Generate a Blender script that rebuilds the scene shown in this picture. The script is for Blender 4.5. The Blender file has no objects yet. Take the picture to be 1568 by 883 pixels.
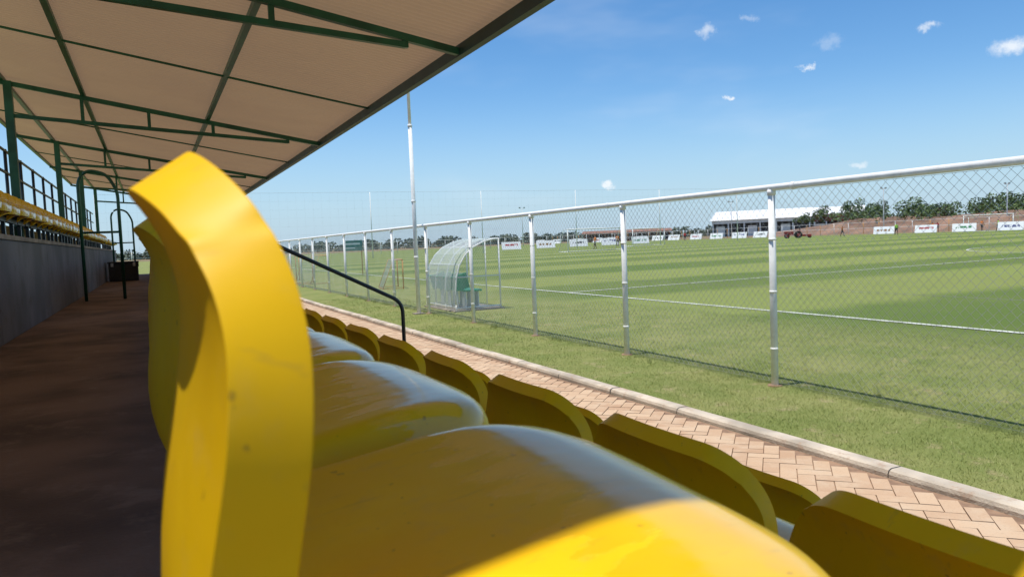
import bpy, bmesh, math, random
import numpy as np
from mathutils import Vector, Matrix
random.seed(7); rng=np.random.default_rng(7)
GZ=-1.5            # ground level relative to eye; everything is lifted by LIFT at the end
LIFT=1.5
scene=bpy.context.scene
COL=scene.collection
scene.view_settings.view_transform='Standard'
try: scene.view_settings.look='None'
except Exception: pass
scene.view_settings.exposure=0

# ------------------------------------------------------------ materials
def new_mat(name):
    m=bpy.data.materials.new(name); m.use_nodes=True
    nt=m.node_tree; b=nt.nodes['Principled BSDF']
    return m,nt,b
def N(nt,t,**k):
    n=nt.nodes.new(t)
    for a,v in k.items(): setattr(n,a,v)
    return n
def L(nt,a,b): nt.links.new(a,b)
def mixcol(nt,fac,c1,c2,blend='MIX'):
    n=N(nt,'ShaderNodeMix',data_type='RGBA',blend_type=blend)
    for s,v in ((0,fac),(6,c1),(7,c2)):
        if isinstance(v,(int,float)): n.inputs[s].default_value=v
        elif isinstance(v,(tuple,list)): n.inputs[s].default_value=(*v[:3],1)
        else: L(nt,v,n.inputs[s])
    return n.outputs[2]
def math_(nt,op,a,b=None,c=None,clamp=False):
    n=N(nt,'ShaderNodeMath',operation=op,use_clamp=clamp)
    for i,v in enumerate((a,b,c)):
        if v is None: continue
        if isinstance(v,(int,float)): n.inputs[i].default_value=v
        else: L(nt,v,n.inputs[i])
    return n.outputs[0]
def maprange(nt,v,a,b,c=0,d=1,smooth=True):
    n=N(nt,'ShaderNodeMapRange',interpolation_type='SMOOTHSTEP' if smooth else 'LINEAR')
    L(nt,v,n.inputs[0])
    for i,x in enumerate((a,b,c,d)): n.inputs[i+1].default_value=x
    return n.outputs[0]
def noise(nt,vec,scale,detail=2,rough=.55):
    n=N(nt,'ShaderNodeTexNoise'); n.inputs['Scale'].default_value=scale
    n.inputs['Detail'].default_value=detail; n.inputs['Roughness'].default_value=rough
    if vec is not None: L(nt,vec,n.inputs['Vector'])
    return n.outputs['Fac']
def pos(nt): return N(nt,'ShaderNodeNewGeometry').outputs['Position']
def simple(name,c,rough=.6,var=.25,scale=6,metal=0,bump=0,bscale=40,dirt=None,dirtamt=.5,spec=.5):
    m,nt,b=new_mat(name); p=pos(nt)
    f=noise(nt,p,scale)
    f=maprange(nt,f,.3,.7)
    col=mixcol(nt,f,tuple(x*(1-var) for x in c),tuple(min(1,x*(1+var*.6)) for x in c))
    if dirt:
        g=noise(nt,p,scale*3.1,4,.7); g=maprange(nt,g,.5,.75,0,dirtamt)
        col=mixcol(nt,g,col,dirt)
    L(nt,col,b.inputs['Base Color'])
    b.inputs['Roughness'].default_value=rough; b.inputs['Metallic'].default_value=metal
    b.inputs['Specular IOR Level'].default_value=spec
    if bump:
        bn=N(nt,'ShaderNodeBump'); bn.inputs['Strength'].default_value=bump; bn.inputs['Distance'].default_value=.01
        L(nt,noise(nt,p,bscale,3,.65),bn.inputs['Height']); L(nt,bn.outputs[0],b.inputs['Normal'])
    return m

M={}
M['white']=simple('white_paint',(.88,.88,.85),.65,.07,9,dirt=(.60,.53,.44),dirtamt=.35,spec=.3)
M['wire']=simple('galvanised_wire',(.52,.53,.52),.5,.2,3,metal=.2)
M['green_steel']=simple('green_painted_steel',(.012,.095,.055),.4,.3,4)
M['dark_rail']=simple('dark_rail_paint',(.018,.026,.026),.35,.3,5)
M['fascia']=simple('fascia_green',(.012,.04,.035),.5,.3,4)
M['conc']=simple('concrete',(.38,.32,.26),.85,.3,2.5,bump=.4,bscale=60,dirt=(.20,.14,.10),dirtamt=.7)
M['floor']=simple('dusty_concrete_floor',(.235,.150,.102),.85,.4,2.0,bump=.35,bscale=70,dirt=(.36,.25,.18),dirtamt=.6)
M['wallpaint']=simple('wall_grey_paint',(.19,.18,.18),.75,.3,1.6,bump=.2,bscale=50,dirt=(.12,.09,.065),dirtamt=.6)
M['kerb']=simple('kerb_concrete',(.52,.45,.36),.9,.3,3,bump=.6,bscale=60,dirt=(.36,.22,.14),dirtamt=.8)
M['soil_joint']=simple('joint_sand',(.27,.17,.11),.95,.3,9,bump=.4,bscale=90)
M['black']=simple('black_plastic',(.02,.02,.022),.5,.3,5)
M['rubber']=simple('rubber',(.02,.02,.02),.8,.2,5)
M['red']=simple('red_paint',(.32,.03,.025),.4,.2,5)
M['orange']=simple('orange_paint',(.62,.30,.06),.5,.2,5)
M['teal']=simple('teal_board',(.02,.22,.18),.5,.2,5)
M['green_plastic']=simple('green_plastic',(.03,.42,.20),.35,.2,5)
M['bark']=simple('bark',(.10,.07,.05),.9,.3,5)
M['line']=simple('line_paint',(.62,.64,.56),.8,.25,5,dirt=(.16,.22,.07),dirtamt=.75)
M['skin']=simple('skin',(.16,.085,.055),.6,.1,5)
M['cloth_orange']=simple('cloth_orange',(.75,.22,.04),.8,.2,5)
M['cloth_lime']=simple('cloth_lime',(.35,.6,.08),.8,.2,5)
M['cloth_red']=simple('cloth_red',(.5,.03,.03),.8,.2,5)
M['cloth_dark']=simple('cloth_dark',(.03,.035,.05),.8,.2,5)
M['net']=simple('net_cord',(.35,.4,.42),.7,.1,5)
M['bwhite']=simple('sheet_metal_white',(.80,.80,.80),.5,.08,.3)
M['bred']=simple('sheet_metal_red',(.30,.06,.045),.6,.2,.3)
M['bdark']=simple('shade_interior',(.05,.05,.055),.8,.2,.5)
M['brick_far']=simple('far_brick',(.25,.13,.09),.9,.3,.6)
M['berm']=simple('red_soil',(.23,.135,.09),.95,.35,.25,dirt=(.13,.13,.06),dirtamt=.8)

# seat plastic
def seat_mat():
    m,nt,b=new_mat('yellow_seat_plastic')
    tc=N(nt,'ShaderNodeTexCoord'); p=tc.outputs['Object']; w=pos(nt)
    f=maprange(nt,noise(nt,w,7,3,.6),.35,.7)
    col=mixcol(nt,f,(.92,.535,.002),(.97,.60,.003))
    sp=N(nt,'ShaderNodeSeparateXYZ'); L(nt,p,sp.inputs[0])
    st=N(nt,'ShaderNodeMapping'); st.inputs['Scale'].default_value=(5,16,5); L(nt,w,st.inputs[0])
    s=noise(nt,st.outputs[0],2.2,5,.65)
    e=math_(nt,'MULTIPLY_ADD',s,.30,sp.outputs[0])      # x + .3*noise
    wet=maprange(nt,e,.350,.362)
    dust=maprange(nt,noise(nt,w,26,5,.7),.5,.8,0,.25)
    col=mixcol(nt,dust,col,(.62,.42,.14))
    sc=N(nt,'ShaderNodeMapping'); sc.inputs['Scale'].default_value=(9,60,30); sc.inputs['Rotation'].default_value=(.3,.2,.5); L(nt,w,sc.inputs[0])
    scuff=maprange(nt,noise(nt,sc.outputs[0],1.6,3,.6),.64,.70,0,.22)
    col=mixcol(nt,scuff,col,(.42,.27,.05))
    spk=maprange(nt,noise(nt,w,75,2,.5),.71,.75,0,.5)
    col=mixcol(nt,spk,col,(.22,.13,.03))
    L(nt,col,b.inputs['Base Color'])
    r=maprange(nt,wet,0,1,.42,.09,False)
    r3=math_(nt,'MULTIPLY_ADD',noise(nt,w,30,2,.6),.10,r)
    L(nt,r3,b.inputs['Roughness'])
    L(nt,maprange(nt,wet,0,1,.22,.9,False),b.inputs['Specular IOR Level'])
    L(nt,maprange(nt,wet,0,1,0,.35,False),b.inputs['Coat Weight']); b.inputs['Coat Roughness'].default_value=.07
    bn=N(nt,'ShaderNodeBump'); bn.inputs['Strength'].default_value=.07; bn.inputs['Distance'].default_value=.01
    L(nt,noise(nt,w,22,2,.5),bn.inputs['Height']); L(nt,bn.outputs[0],b.inputs['Normal'])
    t=N(nt,'ShaderNodeBsdfTranslucent'); t.inputs[0].default_value=(.95,.56,.004,1)
    mx=N(nt,'ShaderNodeMixShader'); mx.inputs[0].default_value=.14
    L(nt,b.outputs[0],mx.inputs[1]); L(nt,t.outputs[0],mx.inputs[2])
    L(nt,mx.outputs[0],nt.nodes['Material Output'].inputs['Surface'])
    return m
M['seat']=seat_mat()

def roof_mat():
    m,nt,b=new_mat('roof_sheet_beige')
    w=pos(nt); f=maprange(nt,noise(nt,w,.7,4),.3,.7)
    col=mixcol(nt,f,(.29,.20,.125),(.37,.265,.17))
    L(nt,col,b.inputs['Base Color']); b.inputs['Roughness'].default_value=.6
    t=N(nt,'ShaderNodeBsdfTranslucent'); t.inputs[0].default_value=(.88,.57,.34,1)
    mx=N(nt,'ShaderNodeMixShader'); mx.inputs[0].default_value=.13
    L(nt,b.outputs[0],mx.inputs[1]); L(nt,t.outputs[0],mx.inputs[2])
    L(nt,mx.outputs[0],nt.nodes['Material Output'].inputs['Surface'])
    return m
M['roof']=roof_mat()

def poly_mat(name,tr,col):
    m,nt,b=new_mat(name)
    b.inputs['Base Color'].default_value=(*col,1); b.inputs['Roughness'].default_value=.2
    t=N(nt,'ShaderNodeBsdfTransparent'); t.inputs[0].default_value=(.9,.95,.95,1)
    mx=N(nt,'ShaderNodeMixShader'); mx.inputs[0].default_value=tr
    L(nt,b.outputs[0],mx.inputs[1]); L(nt,t.outputs[0],mx.inputs[2])
    L(nt,mx.outputs[0],nt.nodes['Material Output'].inputs['Surface'])
    return m
M['poly']=poly_mat('polycarbonate',.58,(.76,.82,.82)); M['clear']=poly_mat('clear_panel',.9,(.6,.66,.66))

def leaf_mat(name,c1,c2,sc):
    m,nt,b=new_mat(name); w=pos(nt)
    f=maprange(nt,noise(nt,w,sc,2,.7),.35,.65)
    L(nt,mixcol(nt,f,c1,c2),b.inputs['Base Color']); b.inputs['Roughness'].default_value=.7
    return m
M['leaf']=leaf_mat('tree_leaves',(.055,.10,.03),(.14,.20,.06),.5)
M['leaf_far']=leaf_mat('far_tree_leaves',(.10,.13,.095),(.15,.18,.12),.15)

def ground_mat():
    m,nt,b=new_mat('grass_ground'); w=pos(nt)
    sp=N(nt,'ShaderNodeSeparateXYZ'); L(nt,w,sp.inputs[0]); X,Y=sp.outputs[0],sp.outputs[1]
    n1=maprange(nt,noise(nt,w,1.1,4,.65),.35,.68)
    fine=maprange(nt,noise(nt,w,45,4,.75),.3,.72)
    big=maprange(nt,noise(nt,w,.12,3,.6),.35,.65)
    strip=mixcol(nt,n1,(.19,.225,.06),(.28,.285,.10))
    strip=mixcol(nt,math_(nt,'MULTIPLY',fine,.4),strip,(.10,.135,.03))
    dry=maprange(nt,noise(nt,w,3.3,4,.75),.56,.72,0,.7)
    strip=mixcol(nt,dry,strip,(.38,.31,.17))
    # pitch with mowing stripes (bands 5.4 m wide)
    wob=math_(nt,'MULTIPLY_ADD',noise(nt,w,.25,2),1.4,Y)
    s=math_(nt,'SINE',math_(nt,'MULTIPLY',wob,math.pi/5.4))
    s=maprange(nt,s,-.4,.4)
    s=math_(nt,'MULTIPLY_ADD',math_(nt,'SUBTRACT',noise(nt,w,.5,4,.7),.5),.9,s,clamp=True)
    pitch=mixcol(nt,s,(.105,.16,.030),(.225,.265,.068))
    pitch=mixcol(nt,math_(nt,'MULTIPLY',big,.25),pitch,(.23,.24,.075))
    pitch=mixcol(nt,math_(nt,'MULTIPLY',fine,.28),pitch,(.10,.125,.025))
    fp=maprange(nt,math_(nt,'MULTIPLY_ADD',n1,1.2,X),8.6,10.6)
    col=mixcol(nt,fp,strip,pitch)
    far=math_(nt,'MAXIMUM',maprange(nt,X,110,122),maprange(nt,Y,190,240))
    col=mixcol(nt,far,col,mixcol(nt,big,(.24,.15,.095),(.16,.15,.07)))
    L(nt,col,b.inputs['Base Color']); b.inputs['Roughness'].default_value=.9
    b.inputs['Specular IOR Level'].default_value=.2
    bn=N(nt,'ShaderNodeBump'); bn.inputs['Strength'].default_value=.6; bn.inputs['Distance'].default_value=.03
    L(nt,noise(nt,w,60,3,.8),bn.inputs['Height']); L(nt,bn.outputs[0],b.inputs['Normal'])
    return m
M['ground']=ground_mat()

def blade_mat():
    m,nt,b=new_mat('grass_blades'); w=pos(nt)
    f=maprange(nt,noise(nt,w,1.1,4,.65),.35,.68)
    g=maprange(nt,noise(nt,w,130,1,.5),.35,.65)
    c=mixcol(nt,f,(.21,.28,.065),(.32,.35,.11))
    c=mixcol(nt,math_(nt,'MULTIPLY',g,.5),c,(.38,.40,.15))
    d=maprange(nt,noise(nt,w,3.3,4,.75),.53,.70,0,.85)
    c=mixcol(nt,d,c,(.50,.43,.25))
    L(nt,c,b.inputs['Base Color']); b.inputs['Roughness'].default_value=.6
    b.inputs['Specular IOR Level'].default_value=.25
    return m
M['blade']=blade_mat()

def paver_mat():
    m,nt,b=new_mat('clay_paver'); w=pos(nt)
    at=N(nt,'ShaderNodeAttribute',attribute_name='tone')
    c=mixcol(nt,at.outputs['Fac'],(.44,.28,.17),(.56,.40,.26))
    d=maprange(nt,noise(nt,w,4,4,.7),.42,.7,0,.7)
    c=mixcol(nt,d,c,(.55,.42,.29))
    d2=maprange(nt,noise(nt,w,90,3,.7),.5,.8,0,.5)
    c=mixcol(nt,d2,c,(.32,.20,.13))
    L(nt,c,b.inputs['Base Color']); b.inputs['Roughness'].default_value=.85
    bn=N(nt,'ShaderNodeBump'); bn.inputs['Strength'].default_value=.4; bn.inputs['Distance'].default_value=.005
    L(nt,noise(nt,w,120,3,.7),bn.inputs['Height']); L(nt,bn.outputs[0],b.inputs['Normal'])
    return m
M['paver']=paver_mat()

def sign_mat(i):
    m,nt,b=new_mat('advert_print_%d'%i)
    tc=N(nt,'ShaderNodeTexCoord'); sp=N(nt,'ShaderNodeSeparateXYZ'); L(nt,tc.outputs['Object'],sp.inputs[0])
    pal=[(.03,.05,.2),(.02,.2,.06),(.4,.03,.03),(.25,.12,.02),(.02,.02,.02)]
    mp=N(nt,'ShaderNodeMapping'); mp.inputs['Scale'].default_value=(1,3.2,1.0); mp.inputs['Location'].default_value=(i*3.1,i,0)
    L(nt,tc.outputs['Object'],mp.inputs[0])
    v=maprange(nt,noise(nt,mp.outputs[0],2.0,2,.4),.47,.5)
    zz=math_(nt,'COMPARE',sp.outputs[2],.72+.06*(i%3),.16)
    yy=math_(nt,'COMPARE',sp.outputs[1],0,1.05)
    k=math_(nt,'MULTIPLY',math_(nt,'MULTIPLY',v,zz),yy)
    L(nt,mixcol(nt,k,(.84,.84,.84),pal[i%5]),b.inputs['Base Color']); b.inputs['Roughness'].default_value=.5
    return m

# ------------------------------------------------------------ mesh builder
class MB:
    def __init__(s): s.v=[]; s.f=[]; s.m=[]; s.mats=[]; s.sm=[]
    def mi(s,k):
        if k not in s.mats: s.mats.append(k)
        return s.mats.index(k)
    def add(s,vs,fs,k,smooth=False):
        o=len(s.v); s.v+= [tuple(v) for v in vs]; i=s.mi(k)
        for f in fs: s.f.append(tuple(o+j for j in f)); s.m.append(i); s.sm.append(smooth)
    def box(s,x0,x1,y0,y1,z0,z1,k):
        vs=[(x,y,z) for z in (z0,z1) for y in (y0,y1) for x in (x0,x1)]
        s.add(vs,[(0,2,3,1),(4,5,7,6),(0,1,5,4),(2,6,7,3),(0,4,6,2),(1,3,7,5)],k)
    def bar(s,p0,p1,w,h,k):
        p0=Vector(p0);p1=Vector(p1);d=(p1-p0).normalized()
        up=Vector((0,0,1)) if abs(d.z)<.95 else Vector((0,1,0))
        a=d.cross(up).normalized(); b=a.cross(d).normalized(); vs=[]
        for p in (p0,p1):
            for sx,sy in ((-1,-1),(1,-1),(1,1),(-1,1)): vs.append(p+a*w/2*sx+b*h/2*sy)
        s.add(vs,[(3,2,1,0),(4,5,6,7),(0,1,5,4),(1,2,6,5),(2,3,7,6),(3,0,4,7)],k)
    def tube(s,pts,r,k,n=10,cap=True):
        pts=[Vector(p) for p in pts]; rs=r if isinstance(r,(list,tuple)) else [r]*len(pts)
        vs=[];ref=None
        for i,p in enumerate(pts):
            if i==0: d=pts[1]-p
            elif i==len(pts)-1: d=p-pts[i-1]
            else: d=(pts[i+1]-p).normalized()+(p-pts[i-1]).normalized()
            d.normalize()
            if ref is None: ref=Vector((0,0,1)) if abs(d.z)<.9 else Vector((1,0,0))
            a=d.cross(ref).normalized(); b=a.cross(d).normalized(); ref=b
            for j in range(n):
                t=2*math.pi*j/n; vs.append(p+(a*math.cos(t)+b*math.sin(t))*rs[i])
        fs=[]
        for i in range(len(pts)-1):
            for j in range(n):
                q=(j+1)%n; fs.append((i*n+j,i*n+q,(i+1)*n+q,(i+1)*n+j))
        s.add(vs,fs,k,True)
        if cap:
            o=len(pts)-1; i=s.mi(k); base=len(s.v)-len(vs)
            s.f.append(tuple(base+j for j in reversed(range(n)))); s.m.append(i); s.sm.append(False)
            s.f.append(tuple(base+o*n+j for j in range(n))); s.m.append(i); s.sm.append(False)
    def obj(s,name,loc=(0,0,0),rot=0,bevel=0,parent=None):
        me=bpy.data.meshes.new(name); me.from_pydata(s.v,[],s.f)
        for k in s.mats: me.materials.append(M[k] if isinstance(k,str) else k)
        me.polygons.foreach_set('material_index',s.m); me.polygons.foreach_set('use_smooth',s.sm)
        me.update(); ob=bpy.data.objects.new(name,me); COL.objects.link(ob)
        ob.location=loc; ob.rotation_euler=(0,0,rot)
        if bevel:
            b=ob.modifiers.new('b','BEVEL'); b.width=bevel; b.segments=2; b.limit_method='ANGLE'
        if parent: ob.parent=parent
        return ob
def rounded(pts,r=.06,n=5):
    P=[Vector(p) for p in pts]; out=[P[0]]
    for i in range(1,len(P)-1):
        a=(P[i-1]-P[i]).normalized(); b=(P[i+1]-P[i]).normalized()
        q0=P[i]+a*r;q1=P[i]+b*r
        for j in range(n+1):
            t=j/n; out.append(q0*(1-t)**2+P[i]*2*t*(1-t)+q1*t*t)
    out.append(P[-1]); return out

# ------------------------------------------------------------ ground
me=bpy.data.meshes.new('ground'); bm=bmesh.new()
xs=[-2500,-400,-60,4.0,12,60,130,400,2500]; ys=[-2500,-400,-40,0,30,120,400,3000]
vv=[[bm.verts.new((x,y,GZ)) for y in ys] for x in xs]
for i in range(len(xs)-1):
    for j in range(len(ys)-1): bm.faces.new((vv[i][j],vv[i+1][j],vv[i+1][j+1],vv[i][j+1]))
bm.to_mesh(me); bm.free(); me.materials.append(M['ground'])
COL.objects.link(bpy.data.objects.new('grass_ground',me))

# grass blades (short turf on the strip beyond the kerb)
def grass():
    parts=[]
    for (x0,x1,y0,y1,dens,h,w) in ((4.03,6.3,1.6,6.5,3600,.022,.0035),(6.3,9.5,2.5,8,1200,.022,.0045),(4.03,6.3,6.5,13,1300,.024,.005),
                              (6.3,9.5,8,15,400,.024,.006),(4.03,6.3,13,22,400,.026,.008),(3.97,4.05,1.6,22,2600,.04,.004)):
        n=int((x1-x0)*(y1-y0)*dens)
        x=rng.uniform(x0,x1,n); y=rng.uniform(y0,y1,n)
        cl=np.sin(x*7.1+np.sin(y*5.3)*1.7)*np.sin(y*6.3+np.sin(x*4.7)*2)
        hh=h*rng.uniform(.45,1.25,n)*(1+.35*cl); a=rng.uniform(0,2*np.pi,n)
        lean=rng.uniform(.3,1.4,n)*hh
        V=np.zeros((n,3,3)); dx=np.cos(a)*w/2; dy=np.sin(a)*w/2
        V[:,0]=np.c_[x-dx,y-dy,np.full(n,GZ)]; V[:,1]=np.c_[x+dx,y+dy,np.full(n,GZ)]
        b=rng.uniform(0,2*np.pi,n)
        V[:,2]=np.c_[x+np.cos(b)*lean,y+np.sin(b)*lean,GZ+hh]
        parts.append(V.reshape(-1,3))
    n=2600; c=rng.uniform(1.5,24,90); y=np.repeat(c,n//90+1)[:n]+rng.normal(0,.04,n); x=5.35+np.repeat(rng.normal(0,.05,90),n//90+1)[:n]+rng.normal(0,.04,n)
    hh=rng.uniform(.03,.10,n); a=rng.uniform(0,6.28,n); V=np.zeros((n,3,3))
    V[:,0]=np.c_[x-.002,y-.002,np.full(n,GZ)];V[:,1]=np.c_[x+.002,y+.002,np.full(n,GZ)];V[:,2]=np.c_[x+np.cos(a)*hh*.5,y+np.sin(a)*hh*.5,GZ+hh]
    parts.append(V.reshape(-1,3))
    # tall seed-head tufts by the fence
    for (tx,ty,tn,th_) in ((5.75,4.55,26,.20),(5.2,7.2,18,.13),(6.4,6.0,14,.12)):
        x=tx+rng.normal(0,.015,tn); y=ty+rng.normal(0,.015,tn); hh=rng.uniform(.5,1,tn)*th_; a=rng.uniform(0,6.28,tn); V=np.zeros((tn,3,3))
        V[:,0]=np.c_[x-.003,y-.002,np.full(tn,GZ)];V[:,1]=np.c_[x+.003,y+.002,np.full(tn,GZ)];V[:,2]=np.c_[x+np.cos(a)*hh*.35,y+np.sin(a)*hh*.35,GZ+hh]
        parts.append(V.reshape(-1,3))
    P=np.concatenate(parts); n=len(P)//3
    me=bpy.data.meshes.new('grass'); me.vertices.add(len(P)); me.vertices.foreach_set('co',P.ravel())
    me.loops.add(len(P)); me.loops.foreach_set('vertex_index',np.arange(len(P),dtype=np.int32))
    me.polygons.add(n); me.polygons.foreach_set('loop_start',np.arange(0,len(P),3,dtype=np.int32))
    me.polygons.foreach_set('loop_total',np.full(n,3,dtype=np.int32))
    me.materials.append(M['blade']); me.update(); me.validate()
    COL.objects.link(bpy.data.objects.new('grass',me))
grass()

# ------------------------------------------------------------ pitch markings
mb=MB(); z=GZ+.012; TX=10.3; HY=18.0; LW=.055
def strip(x0,x1,y0,y1): mb.add([(x0,y0,z),(x1,y0,z),(x1,y1,z),(x0,y1,z)],[(0,1,2,3)],'line')
PY0,PY1=HY-52.5,HY+52.5; PX1=TX+68
strip(TX-LW,TX+LW,PY0,PY1); strip(PX1-LW,PX1+LW,PY0,PY1)
for y in (PY0,PY1): strip(TX+LW+.001,PX1-LW-.001,y-LW,y+LW)
strip(TX+LW+.001,PX1-LW-.001,HY-LW,HY+LW)
cx=TX+34
def arc(cx,cy,r,a0,a1,n=64):
    for i in range(n):
        t0=a0+(a1-a0)*i/n; t1=a0+(a1-a0)*(i+1)/n
        q=[(cx+rr*math.cos(t),cy+rr*math.sin(t),z+.002) for t,rr in ((t0,r-LW),(t0,r+LW),(t1,r+LW),(t1,r-LW))]
        mb.add(q,[(0,1,2,3)],'line')
arc(cx,HY,9.15,0,2*math.pi)
for s,y in ((1,PY0),(-1,PY1)):
    for w,d in ((20.16,16.5),(9.16,5.5)):
        yy=y+s*d
        strip(cx-w,cx+w,yy-LW,yy+LW)
        for xx in (cx-w,cx+w): strip(xx-LW,xx+LW,min(y+s*(LW+.001),yy-s*(LW+.001)),max(y+s*(LW+.001),yy-s*(LW+.001)))
mb.obj('pitch_markings')

# ------------------------------------------------------------ path, kerb
mb=MB(); mb.box(1.78,3.86,-3,60,GZ-.1,GZ+.004,'soil_joint'); mb.obj('path_bed')
def pavers():
    V=[];F=[];T=[]; a=.2;b=.1;g=.003;c=math.cos(math.pi/4)
    x0,x1,y0,y1=1.80,3.84,-.5,34
    for i in range(-500,500):
        for j in range(-160,160):
            for kind in (0,1):
                ox=i*b+j*4*b; oy=i*b
                if kind==0: rx0,ry0,rx1,ry1=ox,oy,ox+a,oy+b
                else: rx0,ry0,rx1,ry1=ox+a,oy-b,ox+a+b,oy+b
                mx=(rx0+rx1)/2;my=(ry0+ry1)/2
                wx=(mx-my)*c; wy=(mx+my)*c
                if not(x0+.06<wx<x1-.06 and y0<wy<y1): continue
                o=len(V); zt=GZ+.014+random.uniform(-.0015,.0015); tl=[random.uniform(-.0012,.0012) for _ in range(4)]
                cor=[(rx0+g,ry0+g),(rx1-g,ry0+g),(rx1-g,ry1-g),(rx0+g,ry1-g)]
                for q,(px,py) in enumerate(cor): V.append(((px-py)*c,(px+py)*c,zt+tl[q]))
                for px,py in cor: V.append(((px-py)*c,(px+py)*c,GZ-.01))
                F.append((o,o+1,o+2,o+3))
                for q in range(4): F.append((o+(q+1)%4,o+q,o+4+q,o+4+(q+1)%4))
                T+= [random.random()]*8
    me=bpy.data.meshes.new('brick_path'); me.from_pydata(V,[],F)
    at=me.attributes.new('tone','FLOAT','POINT'); at.data.foreach_set('value',T)
    me.materials.append(M['paver']); me.update(); COL.objects.link(bpy.data.objects.new('brick_path',me))
pavers()
mb=MB(); y=-3.0
while y<60:
    ln=1.0; dz=random.uniform(-.006,.006); dx=random.uniform(-.006,.006)
    x0=3.86+dx;x1=4.0+dx;zt=GZ+.06+dz; r=.03
    prof=[(x0,GZ-.08),(x0,zt-r),(x0+r*.3,zt-r*.3),(x0+r,zt),(x1-r,zt),(x1-r*.3,zt-r*.3),(x1,zt-r),(x1,GZ-.08)]
    n=len(prof); vs=[(a,y+.004,b) for a,b in prof]+[(a,y+ln-.004,b) for a,b in prof]
    fs=[(i,i+n,(i+1)%n+n,(i+1)%n) for i in range(n)]+[tuple(range(n)),tuple(reversed(range(n,2*n)))]
    mb.add(vs,fs,'kerb'); y+=ln
mb.obj('kerb')

# ------------------------------------------------------------ stand terrace
YE=27.6
mb=MB()
mb.box(-1.0,.36,-2.5,YE,GZ-.05,-.60,'floor')
mb.box(.362,.98,-2.5,YE,GZ-.05,-.93,'conc')
mb.box(.982,1.77,-2.5,YE,GZ-.05,-1.24,'conc')
for ya in (8.1,15.5,):       # aisle half-steps
    mb.box(.364,.66,ya,ya+1.05,-.928,-.77,'conc'); mb.box(.984,1.3,ya,ya+1.05,-1.238,-1.09,'conc')
    mb.box(1.772,2.05,ya,ya+1.05,GZ,-1.37,'conc')
mb.obj('terrace_steps',bevel=.008)
mb=MB(); 
yy=-2.5
while yy<YE:
    e=min(yy+3.0,YE); mb.box(-1.12,-1.002,yy+.004,e-.004,GZ,.165,'wallpaint'); yy+=3.0
mb.box(-1.14,-.985,-2.5,YE,.167,.207,'conc')
mb.box(-2.2,-1.122,-2.5,YE,GZ,.12,'conc')
mb.box(-2.2,-1.5,-2.5,YE,.122,.42,'conc')
mb.obj('upper_terrace_wall',bevel=.006)

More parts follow.
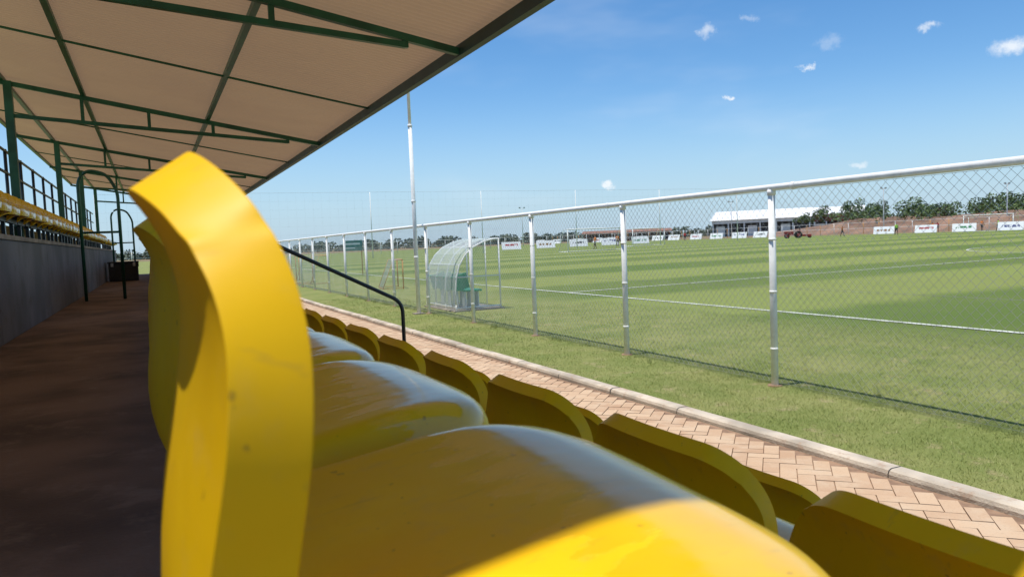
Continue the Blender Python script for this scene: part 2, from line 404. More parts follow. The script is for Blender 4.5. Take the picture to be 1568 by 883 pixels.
# ------------------------------------------------------------ seats
def seat_mesh():
    # centre-line profile of the one-piece shell: x, z, back weight, front weight
    prof=[(.316,-.262,0,1),(.323,-.235,0,1),(.324,-.210,0,1),(.319,-.192,0,1),(.303,-.181,0,1),(.25,-.178,0,.8),(.19,-.186,0,.5),(.12,-.196,0,.25),
          (.065,-.204,0,0),(.035,-.205,.15,0),(.014,-.196,.4,0),(.003,-.175,.7,0),(.000,-.145,.9,0),(.004,-.11,1,0),(.010,-.08,1,0),(.0145,-.055,1,0),(.0170,-.032,1,0),(.0168,-.012,1,0),(.012,.007,1,0),(.005,.023,1,0),(-.004,.036,1,0)]
    bz_=[p[1] for p in prof[12:]]; bx_=[p[0] for p in prof[12:]]
    H=[0,.17,.34,.49,.60,.69,.77,.84,.90,.935,.965,.985,1]
    U=[-h for h in reversed(H[1:])]+H
    ZC,ZT,RY=-.08,.036,.105
    V=[];F=[];nU=len(U)
    for k,(x,z,b,f) in enumerate(prof):
        for u in U:
            a=abs(u); sg=1 if u>=0 else -1
            y=.207*a
            xx=x; zz=z
            if b>=.9:
                s_=(y-(.207-RY))/RY; t_=(z-ZC)/(ZT-ZC)
                if s_>0 and t_>0:      # square -> quarter ellipse, keeps the rim evenly spaced
                    y=(.207-RY)+RY*s_*math.sqrt(1-t_*t_/2)
                    zz=ZC+(ZT-ZC)*t_*math.sqrt(1-s_*s_/2)
                xx=float(np.interp(zz,bz_,bx_))
                a=y/.207
            y*=sg
            xx-= f*.095*(1-math.sqrt(max(0,1-a**5)))
            t=min(1,max(0,(a-.90)/.10)); t=1-math.sqrt(max(0,1-t*t*.98))
            ramp=min(1,max(0,(x-.04)/.12)) if b<.9 else 0
            zz-= .046*t*ramp
            if b<.5: zz-= .003*(1-a*a)*(1-f)
            xx+= b*.022*a**2.2
            V.append((xx,y,zz))
    for k in range(len(prof)-1):
        for i in range(nU-1):
            F.append((k*nU+i,k*nU+i+1,(k+1)*nU+i+1,(k+1)*nU+i))
    me=bpy.data.meshes.new('seat_tmp'); me.from_pydata(V,[],F); me.materials.append(M['seat']); me.materials.append(M['dark_rail'])
    ob=bpy.data.objects.new('seat_tmp',me); COL.objects.link(ob)
    s=ob.modifiers.new('s','SOLIDIFY'); s.thickness=.028; s.offset=0; s.use_rim=True; s.use_even_offset=False
    bv=ob.modifiers.new('b','BEVEL'); bv.width=.004; bv.segments=2; bv.limit_method='ANGLE'; bv.angle_limit=math.radians(60)
    ss=ob.modifiers.new('ss','SUBSURF'); ss.levels=1; ss.render_levels=1
    dg=bpy.context.evaluated_depsgraph_get(); out=bpy.data.meshes.new_from_object(ob.evaluated_get(dg))
    bpy.data.objects.remove(ob)
    bm=bmesh.new(); bm.from_mesh(out); 
    for f in bm.faces: f.smooth=True
    def bx(x0,x1,y0,y1,z0,z1):
        vs=[bm.verts.new((x,y,z)) for z in (z0,z1) for y in (y0,y1) for x in (x0,x1)]
        for q in [(0,2,3,1),(4,5,7,6),(0,1,5,4),(2,6,7,3),(0,4,6,2),(1,3,7,5)]:
            f=bm.faces.new([vs[i] for i in q]); f.material_index=1
    for yb in (-.1,.1): bx(.05,.26,yb-.012,yb+.012,-.262,-.222)
    bx(.13,.17,-.225,.225,-.302,-.263)
    bx(.135,.165,-.02,.02,-.42,-.303)
    bm.to_mesh(out); bm.free(); out.name='stadium_seat'
    return out
SM=seat_mesh()
aisles=[(7.95,9.25),(15.35,16.65)]
def seat_row(x,dz,yc=.457,pitch=.452,y_end=27.2,start=-2,aisles=aisles):
    k=start
    while True:
        y=yc+k*pitch; k+=1
        if y>y_end: break
        if any(a-.15<y<b for a,b in aisles): continue
        ob=bpy.data.objects.new('stadium_seat',SM); COL.objects.link(ob)
        ob.location=(x,y,dz); ob.rotation_euler=(random.gauss(0,.006),random.gauss(0,.012),random.gauss(0,.010))
        if k==1 and dz==0: ob.location=(x+.011,y,dz); ob.rotation_euler=(0,0,-.07)
seat_row(0,0,start=0); seat_row(.655,-.33); seat_row(1.28,-.62)
seat_row(-1.27,.64,start=2,aisles=[(21.6,22.6)])

mb=MB()
for x,zf,zs in ((.15,-.6,-.42),(.805,-.93,-.75),(1.43,-1.24,-1.04),(-1.12,.21,.22)):
    y=.457
    while y<27:
        mb.bar((x,y,zf),(x,y,zs),.05,.05,'dark_rail') if zs>zf else None
        y+=.904
mb.obj('seat_support_posts')

# ------------------------------------------------------------ canopy
canopy=bpy.data.objects.new('stand_canopy',None); COL.objects.link(canopy)
EX,EZ,SL=2.33,1.5,.179
def rz(x): return EZ+(EX-x)*SL
YS=.42
n=int((YE-YS)/.0125); V=[];F=[]
xsr=[EX+.07,.8,-.7,-2.14]
for i in range(n+1):
    y=YS+(YE-YS)*i/n; c=.010*math.sin(2*math.pi*(y/.076))
    for x in xsr: V.append((x,y,rz(x)+.075+c))
w=len(xsr)
for i in range(n):
    for j in range(w-1): F.append((i*w+j,i*w+j+1,(i+1)*w+j+1,(i+1)*w+j))
me=bpy.data.meshes.new('roof_sheet'); me.from_pydata(V,[],F); me.materials.append(M['roof']); me.polygons.foreach_set('use_smooth',[True]*len(F))
o=bpy.data.objects.new('roof_sheet',me); COL.objects.link(o); o.parent=canopy
mb=MB()
trs=[.5,5.6,11.05,16.4,21.8,27.2]
CX=-1.44
def lerp(a,b,t): return a+(b-a)*t
def bz(x): return lerp(1.78,1.522,(x-CX)/(1.86-CX))
for y in trs:
    mb.bar((-2.1,y,rz(-2.1)-.005),(EX-.03,y,rz(EX-.03)-.005),.05,.055,'green_steel')
    mb.bar((CX,y,bz(CX)),(1.86,y,bz(1.86)),.045,.045,'green_steel')
    for x in (-.66,.10,.88,1.86): mb.bar((x,y,bz(x)-.02),(x,y,rz(x)-.03),.04,.04,'green_steel')
    mb.bar((CX,y,.12),(CX,y,rz(CX)+.02),.09,.09,'green_steel')
    mb.box(CX-.09,CX+.09,y-.09,y+.09,.42,.435,'green_steel')
for x in (.82,-.64,-1.5,-2.1):
    mb.bar((x,YS+.02,rz(x)+.045),(x,YE-.02,rz(x)+.045),.05,.05,'green_steel')
for a,b in zip(trs[:-1],trs[1:]):
    y=(a+b)/2; mb.bar((-2.1,y,rz(-2.1)+.03),(EX,y,rz(EX)+.03),.02,.02,'green_steel')
mb.obj('roof_trusses',parent=canopy)
mb=MB(); mb.bar((EX-.01,YS,EZ+.01),(EX-.01,YE,EZ+.01),.06,.09,'fascia')
mb.obj('eaves_beam',parent=canopy)

# upper guard rail
mb=MB(); RX=-1.58
for zz in (1.40,1.12,.80): mb.tube([(RX,-2,zz),(RX,YE,zz)],.018,'dark_rail',8)
y=.2
while y<YE: mb.tube([(RX,y,.42),(RX,y,1.42)],.02,'dark_rail',8); y+=1.25
mb.obj('guard_rail')
# stair arches
for y in (12.0,21.7):
    mb=MB()
    mb.tube(rounded([(-.84,y,-.6),(-.84,y,1.08),(-.72,y,1.22),(-.48,y,1.16),(-.36,y,.92),(-.36,y,-.6)],.10),.022,'green_steel',8)
    mb.tube([(-.84,y,.35),(-.36,y,.35)],.016,'green_steel',8)
    mb.obj('stair_handrail')
# aisle handrails down to the path
for y in (7.98,15.35):
    mb=MB()
    mb.tube(rounded([(.30,y,-.6),(.30,y,.44),(.45,y,.425),(2.42,y,-.60),(2.47,y,-.68),(2.47,y,GZ)],.07),.021,'dark_rail',10)
    mb.obj('stair_handrail')
# lidded black box standing in for a dark stair-step block
mb=MB(); mb.box(-.93,-.29,20.6,21.2,-.59,-.165,'black'); mb.box(-.95,-.27,20.58,21.22,-.163,-.12,'black')
for yy in (20.75,21.05): mb.box(-.29,-.275,yy-.04,yy+.04,-.26,-.166,'dark_rail')
for xx in (-.85,-.37): mb.box(xx-.03,xx+.03,20.565,20.578,-.24,-.15,'wire')
mb.obj('black_box',bevel=.012)

# ------------------------------------------------------------ fence
fence=bpy.data.objects.new('chain_link_fence',None); COL.objects.link(fence)
FX=5.35; TOP=.40; YF0=5.39-2.5*3; YF1=5.39+2.5*18
mb=MB()
for k in range(-3,19):
    y=5.39+2.5*k; lean=random.gauss(0,.008)
    mb.tube([(FX,y,GZ-.1),(FX+lean,y+lean,TOP-.01)],.034,'white',12)
    mb.tube([(FX+lean,y+lean,TOP-.07),(FX+lean,y+lean,TOP-.02)],.041,'white',12)
    for zz in (-1.15,-.6,-.1): mb.tube([(FX,y,zz),(FX,y,zz+.02)],.0365,'white',12)
    mb.tube([(FX,y,GZ-.02),(FX,y,GZ+.012)],.07,'soil_joint',12)
mb.tube([(FX,YF0,TOP),(FX,YF1,TOP)],.031,'white',12)
y=YF0+1
while y<YF1: mb.tube([(FX,y,TOP),(FX,y+.05,TOP)],.035,'white',12); y+=3.1
mb.obj('posts_and_rail',parent=fence)
def wires():
    V=[];F=[]; z0=GZ+.03; z1=TOP-.035; H=z1-z0; P=.082; r=.0015
    def seg(p,q,off):
        p=Vector(p);q=Vector(q); ln=(q-p).length; d=(q-p).normalized(); s=Vector((1,0,0)); t=d.cross(s)
        n=max(1,int(ln/.22)); o=len(V)
        ring=[(s*math.cos(a)+t*math.sin(a))*r+s*off for a in (0,2.094,4.189)]
        for k in range(n+1):
            e=p.lerp(q,k/n)
            for c in ring: V.append(tuple(e+c))
        for k in range(n):
            for i in range(3): F.append((o+3*k+i,o+3*k+(i+1)%3,o+3*k+3+(i+1)%3,o+3*k+3+i))
    c=YF0-H
    while c<YF1:
        t0=max(0,YF0-c); t1=min(H,YF1-c)
        if t1>t0:
            seg((FX+.036,c+t0,z0+t0),(FX+.036,c+t1,z0+t1),0)
            seg((FX+.036,c+t0,z1-t0),(FX+.036,c+t1,z1-t1),.003)
        c+=P
    for zz in (z0,z0+H*.5,z1): seg((FX+.036,YF0,zz),(FX+.036,YF1,zz),.001)
    me=bpy.data.meshes.new('wire_mesh'); me.from_pydata(V,[],F); me.materials.append(M['wire']); 
    o=bpy.data.objects.new('wire_mesh',me); COL.objects.link(o); o.parent=fence
wires()

# ------------------------------------------------------------ mast
mb=MB(); bx,by=5.16,15.5
mb.tube([(bx,by,GZ-.1),(bx,by,GZ+4)],[.045,.042],'white',12); mb.tube([(bx,by,GZ+4),(bx,by,GZ+8)],[.034,.03],'white',12); mb.tube([(bx,by,GZ+8),(bx,by,GZ+12)],[.026,.02],'white',12)
for zz in (1.2,2.4,4,5.5,8): mb.tube([(bx,by,GZ+zz),(bx,by,GZ+zz+.05)],.049 if zz<5 else .038,'white',12)
mb.box(bx-.12,bx+.12,by-.12,by+.12,GZ-.02,GZ+.02,'conc')
mb.obj('flag_mast')

# ------------------------------------------------------------ team shelter (dugout)
sh=bpy.data.objects.new('team_shelter',None); COL.objects.link(sh)
X0,X1,Y0,Y1=5.90,7.0,15.2,17.1; HT=1.57
prof=[(X0,.12),(X0,.45),(X0+.03,.75),(X0+.11,1.02),(X0+.25,1.24),(X0+.45,1.41),(X0+.7,1.52),(X0+.92,HT),(X1,HT+.005)]
mb=MB(); nP=len(prof); ys=np.linspace(Y0,Y1,43); V=[]
for i,y in enumerate(ys):
    for j,(x,zz) in enumerate(prof): V.append((x-.008*(i%2),y,GZ+zz+.008*(i%2)))
mb.add(V,[(i*nP+j,i*nP+j+1,(i+1)*nP+j+1,(i+1)*nP+j) for i in range(len(ys)-1) for j in range(nP-1)],'poly')
for y in (Y0+.01,Y1-.01):
    pts=[(X0+.02,y,GZ+.12)]+[(x+.02,y,GZ+zz-.02) for x,zz in prof[1:-1]]+[(X1-.35,y,GZ+HT-.03),(X1-.35,y,GZ+.12)]
    mb.add(pts,[tuple(range(len(pts)))],'clear')
mb.obj('curved_sheeting',parent=sh)
mb=MB()
for y in np.linspace(Y0,Y1,4): mb.tube([(x+.015,y,GZ+zz-.018) for x,zz in prof],.017,'white',8); mb.tube([(X0+.015,y,GZ),(X0+.015,y,GZ+.15)],.017,'white',8)
for y in (Y0,Y1):
    mb.tube([(X1-.02,y,GZ),(X1-.02,y,GZ+HT)],.02,'white',8); mb.tube([(X0,y,GZ+.08),(X1,y,GZ+.08)],.017,'white',8)
    mb.tube([(X1-.35,y,GZ+.08),(X1-.35,y,GZ+HT-.02)],.014,'white',8); mb.tube([(X0+.02,y,GZ+.75),(X1,y,GZ+.75)],.012,'white',8)
for (x,zz) in ((X0,.1),(X0+.11,1.02),(X0+.45,1.39),(X1,HT-.01)): mb.tube([(x+.02,Y0,GZ+zz),(x+.02,Y1,GZ+zz)],.015,'white',8)
mb.obj('frame',parent=sh)
for i in range(4):
    mb=MB(); y=Y0+.27+.46*i
    mb.box(X0+.28,X0+.68,y-.19,y+.19,GZ+.42,GZ+.46,'green_plastic')
    mb.bar((X0+.28,y,GZ+.46),(X0+.2,y,GZ+.80),.38,.03,'green_plastic')
    for sx in (.32,.62): mb.bar((X0+sx,y,GZ),(X0+sx,y,GZ+.42),.03,.2,'white')
    mb.obj('bench_seat',parent=sh,bevel=.012)
mb=MB(); mb.box(X0-.05,X1+.05,Y0-.05,Y1+.05,GZ-.02,GZ+.03,'conc'); mb.obj('slab',parent=sh)

# ------------------------------------------------------------ goals & boards
def goal(name,loc,rot,w,h,d,k,r,sp=.25):
    mb=MB(); z0=GZ
    mb.tube([(-w/2,0,z0),(-w/2,0,z0+h)],r,k,8); mb.tube([(w/2,0,z0),(w/2,0,z0+h)],r,k,8); mb.tube([(-w/2-r,0,z0+h),(w/2+r,0,z0+h)],r,k,8)
    for s in (-1,1):
        mb.tube([(s*w/2,0,z0+h),(s*w/2,d*.45,z0+h),(s*w/2,d,z0+.03)],r*.5,k,6); mb.tube([(s*w/2,0,z0+.03),(s*w/2,d,z0+.03)],r*.5,k,6)
    mb.tube([(-w/2,d,z0+.03),(w/2,d,z0+.03)],r*.5,k,6)
    x=-w/2
    while x<=w/2+.01: mb.tube([(x,0,z0+h),(x,d*.45,z0+h),(x,d,z0)],.004,'net',3,False); x+=sp
    for t in np.linspace(0,1,int(h/sp)+1):
        mb.tube([(-w/2,d*(.45+.55*t),z0+h*(1-t)),(w/2,d*(.45+.55*t),z0+h*(1-t))],.004,'net',3,False)
    return mb.obj(name,loc,rot)
goal('football_goal',(cx,PY1,0),0,7.32,2.44,2,'white',.06)
goal('football_goal',(112,70,0),-math.pi/2,7.32,2.44,2,'white',.06)
goal('football_goal',(64,88,0),.3,7.32,2.44,2,'white',.06)
goal('training_goal',(7.9,25.6,0),math.radians(80),1.5,1.0,.7,'orange',.022,.12)
goal('training_goal',(6.6,33,0),math.radians(100),1.8,1.2,.8,'orange',.022,.12)
goal('training_goal',(6.5,38,0),math.radians(85),1.8,1.2,.8,'orange',.022,.12)
mb=MB(); mb.box(-.5,.5,-.02,.02,GZ+1.3,GZ+1.85,'teal'); mb.box(-.38,.38,-.024,-.0205,GZ+1.62,GZ+1.72,'white'); mb.box(-.38,.1,-.024,-.0205,GZ+1.42,GZ+1.48,'white')
for x in (-.45,.45): mb.bar((x,.045,GZ),(x,.045,GZ+1.88),.05,.04,'orange')
mb.obj('notice_board',(9.7,39.6,0),-.15)

def board(x,y,rot,k):
    mb=MB(); ln=.38; z0,z1=.15,1.3; vs=[]
    for o in (-.03,.03):
        for yy,zz in ((-1.5,z0),(1.5,z0),(1.5,z1),(-1.5,z1)): vs.append((zz*ln+o,yy,zz))
    mb.add(vs,[(0,3,2,1),(4,5,6,7),(0,1,5,4),(1,2,6,5),(2,3,7,6),(3,0,4,7)],k)
    for yy in (-1.2,1.2): mb.bar((.10,yy,0),(.10+1.3*ln,yy,1.28),.05,.05,'white'); mb.bar((.55,yy,1.2),(1.0,yy,0),.04,.04,'white')
    mb.obj('advertising_board',(x,y,GZ),rot)
ysigns=[62.5,69,75,82,109,115,121.6,128,135,141,148,160,167,178,188,198]
for i,y in enumerate(ysigns):
    M['_s%d'%i]=sign_mat(i)
    board(105+random.uniform(-.4,.4),y,random.uniform(.25,.5) if y<100 else random.uniform(.2,.45),'_s%d'%i)
for i,x in enumerate((50,56,62,68,74)): board(x,104,math.pi*.42+math.pi*0+0,'_s%d'%(i+2))

# ball-stop net behind the goal
mb=MB(); YN=92
xsn=[-5,10,25,40,54.5,69,84]
for x in xsn: mb.tube([(x,YN,GZ),(x,YN,GZ+8.2)],[.07,.05],'white',8)
for t in range(0,9): mb.tube([(xsn[0],YN,GZ+.2+t),(xsn[-1],YN,GZ+.2+t)],.004 if t<8 else .012,'net',3,False)
x=xsn[0]
while x<xsn[-1]: mb.tube([(x,YN,GZ),(x,YN,GZ+8.2)],.003,'net',3,False); x+=1.0
mb.obj('ball_stop_net')

# far perimeter fence
mb=MB(); y=40
while y<230: mb.tube([(126,y,GZ),(126,y,GZ+2.2)],.05,'orange' if int(y)%2 else 'white',6); y+=3.5
for zz in (2.2,1.1): mb.tube([(126,40,GZ+zz),(126,230,GZ+zz)],.03,'white',6)
mb.obj('perimeter_fence')
mb=MB(); x=-10
while x<126: mb.tube([(x,150,GZ),(x,150,GZ+2.2)],.05,'white',6); x+=3.5
for zz in (2.2,1.1): mb.tube([(-10,150,GZ+zz),(126,150,GZ+zz)],.03,'white',6)
mb.obj('perimeter_fence')
for (x,y,h) in ((128,100,8.5),(140,84,8),(80,160,9),(20,170,9),(135,150,9)):
    mb=MB(); mb.tube([(x,y,GZ),(x,y,GZ+h)],[.12,.07],'white',8); mb.bar((x-.7,y,GZ+h),(x+.7,y,GZ+h),.08,.08,'white')
    for s in (-.6,.6): mb.box(x+s-.18,x+s+.18,y-.12,y+.12,GZ+h+.05,GZ+h+.3,'wire')
    mb.obj('floodlight_pole')

# berm
V=[];F=[]; ysb=np.arange(40,240,3.0)
pr=[(0,0),(4,1.3),(8,2.6),(11,3.1),(24,3.3),(60,2.5),(120,0)]
for y in ysb:
    e=max(.0,min(1,(150-y)/26)) if y>124 else 1
    for x,h in pr: V.append((134+x+2*math.sin(y*.07)+random.uniform(-.4,.4),y,GZ-.05+h*e*(1+.08*math.sin(y*.23)+random.uniform(-.05,.05))))
w=len(pr)
for i in range(len(ysb)-1):
    for j in range(w-1): F.append((i*w+j,i*w+j+1,(i+1)*w+j+1,(i+1)*w+j))
me=bpy.data.meshes.new('earth_bank'); me.from_pydata(V,[],F); me.materials.append(M['berm']); COL.objects.link(bpy.data.objects.new('earth_bank',me))

# ------------------------------------------------------------ trees
def leaves(centres,radii,per,size,flat=.75):
    out=[]
    for c,r in zip(centres,radii):
        n=int(per*r*r)
        d=rng.normal(size=(n,3)); d/=np.linalg.norm(d,axis=1)[:,None]
        rr=r*rng.uniform(.45,1.08,n)**.6
        p=d*rr[:,None]; p[:,2]*=flat; p+=np.array(c)
        a=rng.normal(size=(n,3)); a/=np.linalg.norm(a,axis=1)[:,None]
        b=np.cross(a,rng.normal(size=(n,3))); b/=np.linalg.norm(b,axis=1)[:,None]
        s=size*rng.uniform(.5,1.3,n)[:,None]
        out.append(np.stack([p-a*s-b*s*.5,p+a*s-b*s*.5,p+a*s*.7+b*s*.6,p-a*s*.7+b*s*.6],1).reshape(-1,3))
    return np.concatenate(out)
def add_leaf(mb,P,k):
    n=len(P)//4; mb.add(P.tolist(),[(4*i,4*i+1,4*i+2,4*i+3) for i in range(n)],k)
def tree(x,y,h,R,zb=GZ+2.9):
    mb=MB(); tip=zb+h*.55
    mb.tube([(x,y,zb-.4),(x+.1,y,zb+h*.3),(x,y+.15,tip)],[.22,.17,.1],'bark',7)
    cs=[];rs=[]
    for i in range(random.randint(8,12)):
        a=random.uniform(0,6.28); d=random.uniform(.15,.95)*R; zc=zb+h*random.uniform(.3,.95)-d*.25
        c=(x+math.cos(a)*d,y+math.sin(a)*d,zc); cs.append(c); rs.append(random.uniform(.28,.5)*R)
        mb.tube([(x,y,zb+h*.3),((x+c[0])/2,(y+c[1])/2,(zb+h*.35+c[2])/2),c],[.1,.07,.03],'bark',5)
    add_leaf(mb,leaves(cs,rs,70,.2),'leaf')
    mb.obj('tree')
for (x,y,h,R) in ((150,140,2.4,2.4),(150,134,3.4,3.2),(154,129,5.2,3.0),(152,124,3.2,3.0),(150,118,2.8,2.8),(151,110,4.0,3.4),(149,102,2.8,2.8),(151,94,4.0,3.6),(150,86,3.4,3.2),(152,79,4.6,3.6),(151,72,3.6,3.4),(160,128,4.6,3.4),(163,96,4.4,3.8)):
    tree(x,y,h,R)
def mass(name,pts,hs,rad,n,size,k):
    mb=MB(); cs=[];rs=[]
    for (x0,y0),(x1,y1) in zip(pts[:-1],pts[1:]):
        for i in range(n):
            t=random.random(); h=random.uniform(*hs); r=random.uniform(rad*.5,rad)
            cs.append((lerp(x0,x1,t)+random.uniform(-6,6),lerp(y0,y1,t)+random.uniform(-6,6),GZ+h-r*.5)); rs.append(r)
    add_leaf(mb,leaves(cs,rs,16,size,.8),k); mb.obj(name)
mass('distant_tree_line',[(-120,330),(40,330),(170,300),(260,250),(330,190),(360,80)],(1.0,4.0),3.8,80,.55,'leaf_far')
mass('bank_shrubs',[(148,55),(148,80),(148,105),(148,130)],(3.4,5.0),1.6,60,.25,'leaf')

# ------------------------------------------------------------ buildings
def hall(name,loc,rot,Lg,D,H,low,bays,kt,kl,rise,kr='bwhite'):
    p=bpy.data.objects.new(name,None); COL.objects.link(p); p.location=loc; p.rotation_euler=(0,0,rot)
    mb=MB(); mb.box(-Lg/2,Lg/2,0,D,low,H,kt)
    x=-Lg/2+.6
    while x<Lg/2: mb.bar((x,-.03,low+.1),(x,-.03,H-.1),.12,.06,kt); x+=1.2
    mb.obj('walls_upper',parent=p)
    mb=MB(); mb.box(-Lg/2+.3,Lg/2-.3,1.5,D-.1,0,low-.01,kl)
    for i in range(bays+1):
        x=lerp(-Lg/2+.3,Lg/2-.3,i/bays); mb.bar((x,.3,0),(x,.3,low-.01),.35,.35,kr)
    for i in range(bays):
        if i%2==0:
            x=lerp(-Lg/2,Lg/2,(i+.5)/bays); mb.box(x-1.3,x+1.3,1.44,1.495,0,low*.8,kr)
    mb.obj('walls_lower',parent=p)
    mb=MB(); r=rise
    vs=[(-Lg/2-.5,-.6,H),(Lg/2+.5,-.6,H),(Lg/2+.5,D/2,H+r),(-Lg/2-.5,D/2,H+r),(-Lg/2-.5,D+.6,H),(Lg/2+.5,D+.6,H)]
    mb.add(vs,[(0,1,2,3),(3,2,5,4),(0,3,4),(1,5,2)],kr)
    mb.obj('roof',parent=p)
ang=math.atan2(153-180,177-155)
hall('warehouse',(163,169,GZ),ang,28,20,4.9,3.9,6,'bwhite','bdark',2.9)
hall('warehouse',(177.5,153.5,GZ),ang,13,16,5.4,3.4,4,'bred','bdark',2.2)
hall('clubhouse',(130,190,GZ),ang*.7,26,10,2.6,2.1,8,'brick_far','bdark',.8,'brick_far')

# ------------------------------------------------------------ mower tractor
mb=MB()
def wheel(x,y,r,w):
    mb.tube([(x,y-w/2,r),(x,y+w/2,r)],r,'rubber',18); mb.tube([(x,y-w/2-.01,r),(x,y+w/2+.01,r)],r*.5,'red',12)
for s in (-.65,.65): wheel(-.7,s,.55,.3); wheel(1.05,s,.36,.22)
mb.box(.1,1.5,-.32,.32,.55,1.1,'red'); mb.box(-1.0,.1,-.5,.5,.5,.72,'black'); mb.box(-.65,-.2,-.25,.25,.72,.85,'black'); mb.box(-.72,-.62,-.25,.25,.85,1.25,'black')
for s in (-.65,.65): mb.box(-1.15,-.2,s-.17,s+.17,1.12,1.17,'red')
for s in (-.45,.45): mb.bar((-.95,s,.7),(-.95,s,1.95),.06,.06,'black')
mb.bar((-.95,-.45,1.95),(-.95,.45,1.95),.06,.06,'black'); mb.tube([(.05,0,.8),(-.1,0,1.2)],.03,'black',6); mb.tube([(-.1,-.0,1.19),(-.12,0,1.22)],.2,'black',12)
mb.box(-2.6,-1.3,-.9,.9,.25,.55,'red'); mb.bar((-1.3,0,.4),(-.9,0,.45),.1,.1,'black')
for s in (-.8,.8): wheel(-2.4,s,.22,.12)
mb.obj('mower_tractor',(95,91,GZ),math.radians(140))

# ------------------------------------------------------------ people
def person(loc,rot,shirt,stride=.2,arm=.3):
    J={}; pts=[];E=[];R=[]
    def add(n,p,r,par=None):
        J[n]=len(pts); pts.append(p); R.append(r)
        if par: E.append((J[par],J[n]))
    add('pel',(0,0,.95),.13); add('wst',(0,0,1.1),.125,'pel'); add('chs',(0,0,1.33),.155,'wst'); add('nk',(.01,0,1.5),.055,'chs'); add('hd',(.02,0,1.60),.085,'nk'); add('hd2',(.025,0,1.70),.08,'hd')
    for s,n in ((1,'l'),(-1,'r')):
        st=stride*s
        add('sh'+n,(0,.19*s,1.42),.065,'chs'); add('el'+n,(-.05+arm*.3*-s,.25*s,1.15),.045,'sh'+n); add('wr'+n,(.08+arm*.6*-s,.24*s,.92),.032,'el'+n); add('ha'+n,(.12+arm*.7*-s,.24*s,.84),.036,'wr'+n)
        add('hp'+n,(0,.1*s,.88),.10,'pel'); add('kn'+n,(st*.6+.03,.11*s,.5),.065,'hp'+n); add('an'+n,(st,.11*s,.09),.042,'kn'+n); add('to'+n,(st+.16,.12*s,.04),.038,'an'+n)
    me=bpy.data.meshes.new('person'); me.from_pydata(pts,E,[]); ob=bpy.data.objects.new('person',me); COL.objects.link(ob)
    sk=ob.modifiers.new('sk','SKIN'); sk.use_smooth_shade=True
    for i,r in enumerate(R): me.skin_vertices[0].data[i].radius=(r,r)
    me.skin_vertices[0].data[0].use_root=True
    ss=ob.modifiers.new('s','SUBSURF'); ss.levels=1; ss.render_levels=1
    dg=bpy.context.evaluated_depsgraph_get(); out=bpy.data.meshes.new_from_object(ob.evaluated_get(dg)); ob.modifiers.clear(); ob.data=out
    for k in ('skin',shirt,'cloth_dark'): out.materials.append(M[k])
    for f in out.polygons:
        c=f.center; f.use_smooth=True
        f.material_index = 2 if (c.z<.12 or .55<c.z<.98) and abs(c.y)<.22 else (1 if .98<=c.z<1.5 and abs(c.y)<.27 and not(c.z<1.15 and abs(c.y)>.18) else (2 if c.z>1.68 else 0))
    ob.location=loc; ob.rotation_euler=(0,0,rot)
for (x,y,r,s) in ((100,76,1,'cloth_lime'),(111,78,2.5,'cloth_orange'),(115,80,4,'cloth_red'),(117,74,.3,'cloth_orange'),(98,84,5,'cloth_orange'),(96,120,1,'cloth_red'),(108,66,2,'cloth_lime'),(50,80,3,'cloth_orange'),(60,90,1,'cloth_orange')):
    person((x,y,GZ),r,s,random.uniform(.1,.3),random.uniform(.1,.5))

# ------------------------------------------------------------ camera
th=.041; a=math.radians(25.57); p=math.radians(3.64)
ca,sa,cp,sp_=math.cos(a),math.sin(a),math.cos(p),math.sin(p)
R0=Vector((ca,-sa,0)); U0=Vector((sa*sp_,ca*sp_,cp)); F0=Vector((sa*cp,ca*cp,-sp_))
r=R0*math.cos(th)-U0*math.sin(th); u=U0*math.cos(th)+R0*math.sin(th)
cam=bpy.data.cameras.new('camera'); co=bpy.data.objects.new('camera',cam); COL.objects.link(co)
co.matrix_world=Matrix(((r.x,u.x,-F0.x,0),(r.y,u.y,-F0.y,0),(r.z,u.z,-F0.z,0),(0,0,0,1)))
cam.lens=36*1150/1568; cam.sensor_width=36; cam.clip_start=.02; cam.clip_end=8000
cam.dof.use_dof=True; cam.dof.focus_distance=5; cam.dof.aperture_fstop=14
scene.camera=co

# ------------------------------------------------------------ light
ld=Vector((.33,-.04,-1.91)).normalized()
sun=bpy.data.lights.new('sun','SUN'); sun.energy=5.0; sun.angle=math.radians(.5); sun.color=(1,.95,.86)
so=bpy.data.objects.new('sun',sun); COL.objects.link(so); so.rotation_euler=ld.to_track_quat('-Z','Y').to_euler()
el=math.asin(-ld.z); az=math.atan2(-ld.x,-ld.y)
W=bpy.data.worlds.new('World'); scene.world=W; W.use_nodes=True; nt=W.node_tree
bg=nt.nodes['Background']; sky=N(nt,'ShaderNodeTexSky',sky_type='NISHITA'); sky.sun_disc=False
sky.sun_elevation=el; sky.sun_rotation=az; sky.air_density=1.0; sky.dust_density=.3; sky.ozone_density=2.5; sky.altitude=600
hs=N(nt,'ShaderNodeHueSaturation'); hs.inputs['Saturation'].default_value=1.28; L(nt,sky.outputs[0],hs.inputs['Color'])
tc=N(nt,'ShaderNodeTexCoord'); d=tc.outputs['Generated']
dz=N(nt,'ShaderNodeSeparateXYZ'); L(nt,d,dz.inputs[0])
hf=maprange(nt,dz.outputs[2],-.02,.20,.85,0)
base=mixcol(nt,hf,hs.outputs[0],(2.6,3.9,5.3))
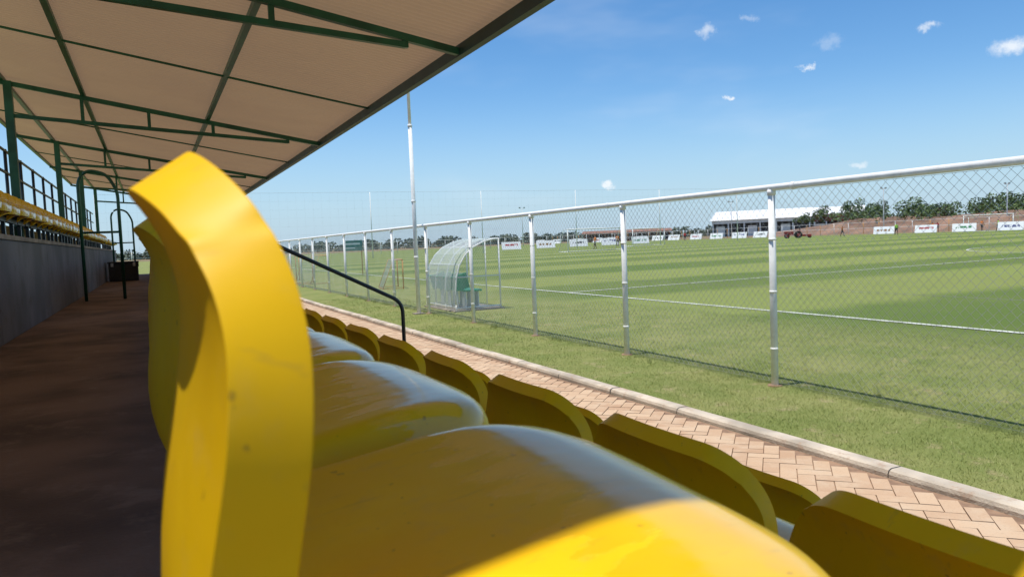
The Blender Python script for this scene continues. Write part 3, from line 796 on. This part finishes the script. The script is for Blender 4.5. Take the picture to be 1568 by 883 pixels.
nz=N(nt,'ShaderNodeTexNoise'); nz.inputs['Scale'].default_value=60; nz.inputs['Detail'].default_value=5; nz.inputs['Roughness'].default_value=.65; L(nt,d,nz.inputs['Vector'])
nv=N(nt,'ShaderNodeVectorMath',operation='MULTIPLY_ADD'); L(nt,nz.outputs['Color'],nv.inputs[0]); nv.inputs[1].default_value=(.04,.04,.022); nv.inputs[2].default_value=(-.02,-.02,-.011)
dv=N(nt,'ShaderNodeVectorMath',operation='ADD'); L(nt,d,dv.inputs[0]); L(nt,nv.outputs[0],dv.inputs[1])
clouds=[((.684,.802,.267),.018,.5),((.951,.674,.26),.012,.55),((1.051,.624,.231),.022,.8),((.805,.7405,.2137),.009,.7),((.707,.785,.178),.008,.8),((.554,.85,.068),.011,.8),((.855,.707,.082),.010,.5),((.832,.73,.2457),.018,.2),((.739,.777,.283),.013,.25)]
tot=None
for c,rad,amt in clouds:
    c=Vector(c).normalized()
    s1=N(nt,'ShaderNodeVectorMath',operation='SUBTRACT'); L(nt,dv.outputs[0],s1.inputs[0]); s1.inputs[1].default_value=c
    s2=N(nt,'ShaderNodeVectorMath',operation='MULTIPLY'); L(nt,s1.outputs[0],s2.inputs[0]); s2.inputs[1].default_value=(1,1,1.9)
    s3=N(nt,'ShaderNodeVectorMath',operation='LENGTH'); L(nt,s2.outputs[0],s3.inputs[0])
    k=maprange(nt,s3.outputs['Value'],rad*.15,rad*1.1,amt,0)
    tot=k if tot is None else math_(nt,'MAXIMUM',tot,k)
mp=N(nt,'ShaderNodeMapping'); mp.inputs['Scale'].default_value=(1,1,3.5); L(nt,d,mp.inputs[0])
hz=maprange(nt,noise(nt,mp.outputs[0],3.0,4,.55),.5,.8,0,.16)
tot=math_(nt,'MAXIMUM',tot,hz)
colr=mixcol(nt,tot,base,(6.6,6.8,7.0))
L(nt,colr,bg.inputs[0]); bg.inputs[1].default_value=.15

for o in list(COL.objects):
    if o.parent is None: o.location.z+=LIFT
print('objects',len(COL.objects))
